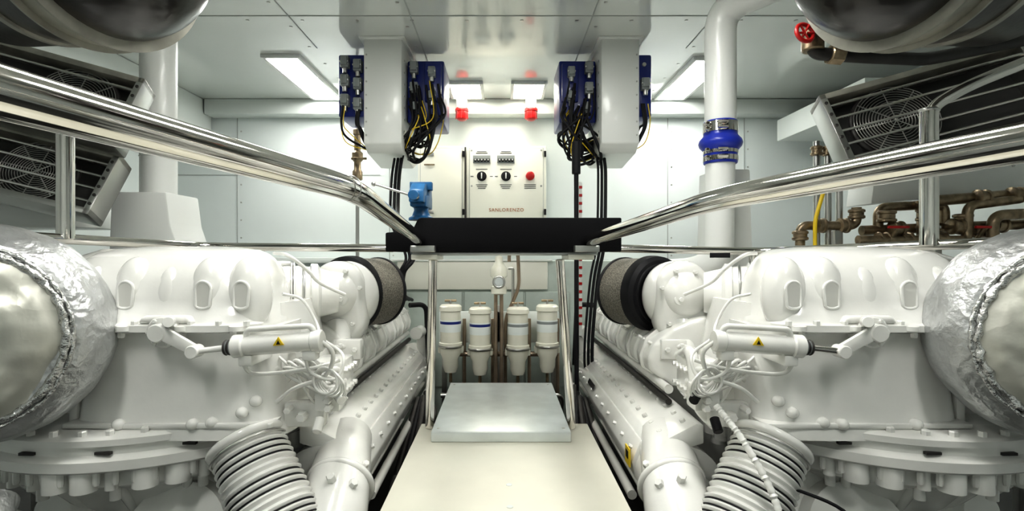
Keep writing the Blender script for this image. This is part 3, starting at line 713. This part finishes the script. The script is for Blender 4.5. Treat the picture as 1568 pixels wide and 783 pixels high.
# ================================================================ VENT PIPES
E('vent_pipe')
cyl('pipe', (-2.1, 3.2, .34), (-2.1, 3.2, 1.63), .100, WHITE2, seg=40)
torus('pipe_seam', (-2.1, 3.2, .60), (0, 0, 1), .100, .004, WHITE2)
prism('transition_box', [(-2.28, .372), (-1.96, .372), (-1.935, .18), (-1.90, .08), (-1.82, .01), (-1.82, -.12), (-2.30, -.12)], 'xz', 3.05, 3.38, WHITE2, .012)
box('saddle', -2.3, -1.85, 3.05, 3.4, -1.6, -.12, WHITE2, .01)
cyl('conduit', (-2.20, 3.34, .37), (-2.20, 3.34, 1.2), .014, BRASS)
E('vent_pipe')
pipe('pipe', [(1.34, 3.2, .80), (1.34, 3.2, 1.51), (1.52, 2.95, 1.52), (1.9, 2.3, 1.52)], .092, WHITE2, .16, 40)
pipe('pipe_lower', [(1.34, 3.2, .64), (1.33, 3.2, -.03), (1.22, 3.3, -.10), (.95, 3.5, -.12)], .086, WHITE2, .16, 40)
lathe('blue_hose', (1.34, 3.2, .56), (0, 0, 1), [(.094, 0), (.098, .005), (.098, .075), (.104, .085), (.122, .105), (.128, .125), (.122, .145), (.104, .165), (.098, .175), (.098, .255), (.094, .26)], BLUEH, 48)
for z in (.590, .635, .765, .795):
    lathe('hose_clamp', (1.34, 3.2, z-.016), (0, 0, 1), [(.097, 0), (.1015, .001), (.1015, .031), (.097, .032)], STEEL, 48)
    cyl('clamp_screw', (1.28, 3.09, z), (1.34, 3.09, z), .009, STEEL, seg=8)
    box('clamp_lug', 1.225, 1.25, 3.13, 3.15, z-.012, z+.012, STEEL, .003)
prism('transition_box', [(1.36, .55), (1.58, .55), (1.60, -.12), (1.34, -.12)], 'xz', 3.32, 3.6, WHITE2, .01)
box('saddle', 1.36, 1.60, 3.32, 3.6, -1.6, -.12, WHITE2, .01)

# ================================================================ BRONZE PIPEWORK (starboard)
E('bronze_pipework', (-.28, -.45, -.01))
Y = 3.6
def fit(p, ax, r=.045, L=.06):
    p = Vector(p); a = Vector(ax).normalized()
    lathe('fitting', p-a*L/2, a, [(r*.8, 0), (r, .006), (r, .018), (r*.85, .022), (r*.85, L-.022), (r, L-.018), (r, L-.006), (r*.8, L)], BRASS, 20)
pipe('pipe', [(2.08, Y, .07), (2.08, Y, .19), (2.42, Y, .19), (2.42, Y, .30)], .027, BRASS, .05)
fit((2.08, Y, .13), (0, 0, 1)); fit((2.2, Y, .19), (1, 0, 0)); fit((2.34, Y, .19), (1, 0, 0)); fit((2.42, Y, .26), (0, 0, 1))
pipe('pipe', [(2.36, Y-.1, .10), (3.0, Y-.1, .10), (3.0, Y-.1, .3), (3.3, Y-.1, .34)], .027, BRASS, .05)
pipe('pipe', [(2.45, Y, .16), (3.5, Y, .20)], .03, BRASS, .05)
pipe('pipe', [(2.55, Y, .16), (2.55, Y, .30), (2.95, Y, .32), (2.95, Y, .16)], .027, BRASS, .06)
pipe('pipe', [(2.78, Y-.05, .07), (2.78, Y-.05, .33), (3.45, Y-.05, .38), (3.45, Y-.05, .1)], .032, BRASS, .07)
pipe('pipe', [(3.1, Y-.15, .05), (3.1, Y-.15, .24), (3.5, Y-.15, .26)], .03, BRASS, .07)
for x, z in ((2.52, .1), (2.65, .1), (2.85, .1), (2.6, .165), (2.95, .18), (3.2, .19), (3.1, .35), (3.3, .365)): fit((x, Y-.08, z), (1, 0, 0), .048, .07)
for x, z in ((2.78, .2), (2.78, .30), (3.1, .15), (3.45, .25), (3.0, .22), (2.55, .24), (3.45, .33)): fit((x, Y-.07, z), (0, 0, 1), .05, .07)
for i, x in enumerate((2.55, 2.73, 3.05)):
    cyl('valve_stem', (x, Y-.1, .1), (x, Y-.16, .17), .012, BRASS)
    box('valve_lever', x-.06, x+.06, Y-.17, Y-.155, .165, .18, REDP if i != 1 else SATIN, .003)
for i, x in enumerate((2.24, 2.31, 2.38)):
    pipe('riser', [(x, Y+.1, -.2), (x, Y+.1, .72-.03*i)], .020, SATIN)
    fit((x, Y+.1, .66), (0, 0, 1), .035, .06)
pipe('yellow_pipe', [(2.14, Y-.05, .05), (2.14, Y-.05, .22), (2.2, Y-.05, .42)], .011, YELLOW, .05)
for x in (2.3, 2.9, 3.4): box('support', x-.02, x+.02, Y-.02, Y+.02, -1.59, .16, SATIN, .003)
E('drain_pipework')
pipe('pipe', [(-2.5, 2.9, .08), (-3.3, 2.9, .12)], .02, SATIN)
cable('hose', [(-2.4, 2.88, .03), (-2.7, 2.88, .02), (-3.2, 2.88, .05)], .014, BLACK)
for x in (-2.6, -3.2): box('support', x-.015, x+.015, 2.9, 2.93, -1.6, .1, SATIN, .003)
E('insulated_pipe')
sweep('pipe', smoothpts([(-1.75, 1.8, -.85), (-1.72, 1.75, -.90), (-1.68, 1.75, -1.1), (-1.68, 1.75, -1.58)]), .07, FOIL, 24)
torus('ring', (-1.70, 1.75, -.9), (.2, 0, 1), .075, .012, SATIN)

# lift everything so that the bilge floor is at z = 0
for o in scene.objects:
    if o.parent is None: o.location.z += EYE
w = bpy.data.worlds.new('world'); scene.world = w; w.use_nodes = True
w.node_tree.nodes['Background'].inputs[0].default_value = (.5, .52, .5, 1)
w.node_tree.nodes['Background'].inputs[1].default_value = .2
cam = bpy.data.cameras.new('camera'); co = bpy.data.objects.new('camera', cam); scene.collection.objects.link(co)
co.location = (0, 0, EYE); co.rotation_euler = (math.pi/2, 0, 0)
cam.sensor_width = 36; cam.lens = 36*800/1568; cam.shift_x = 16/1568; cam.clip_start = .02
scene.camera = co
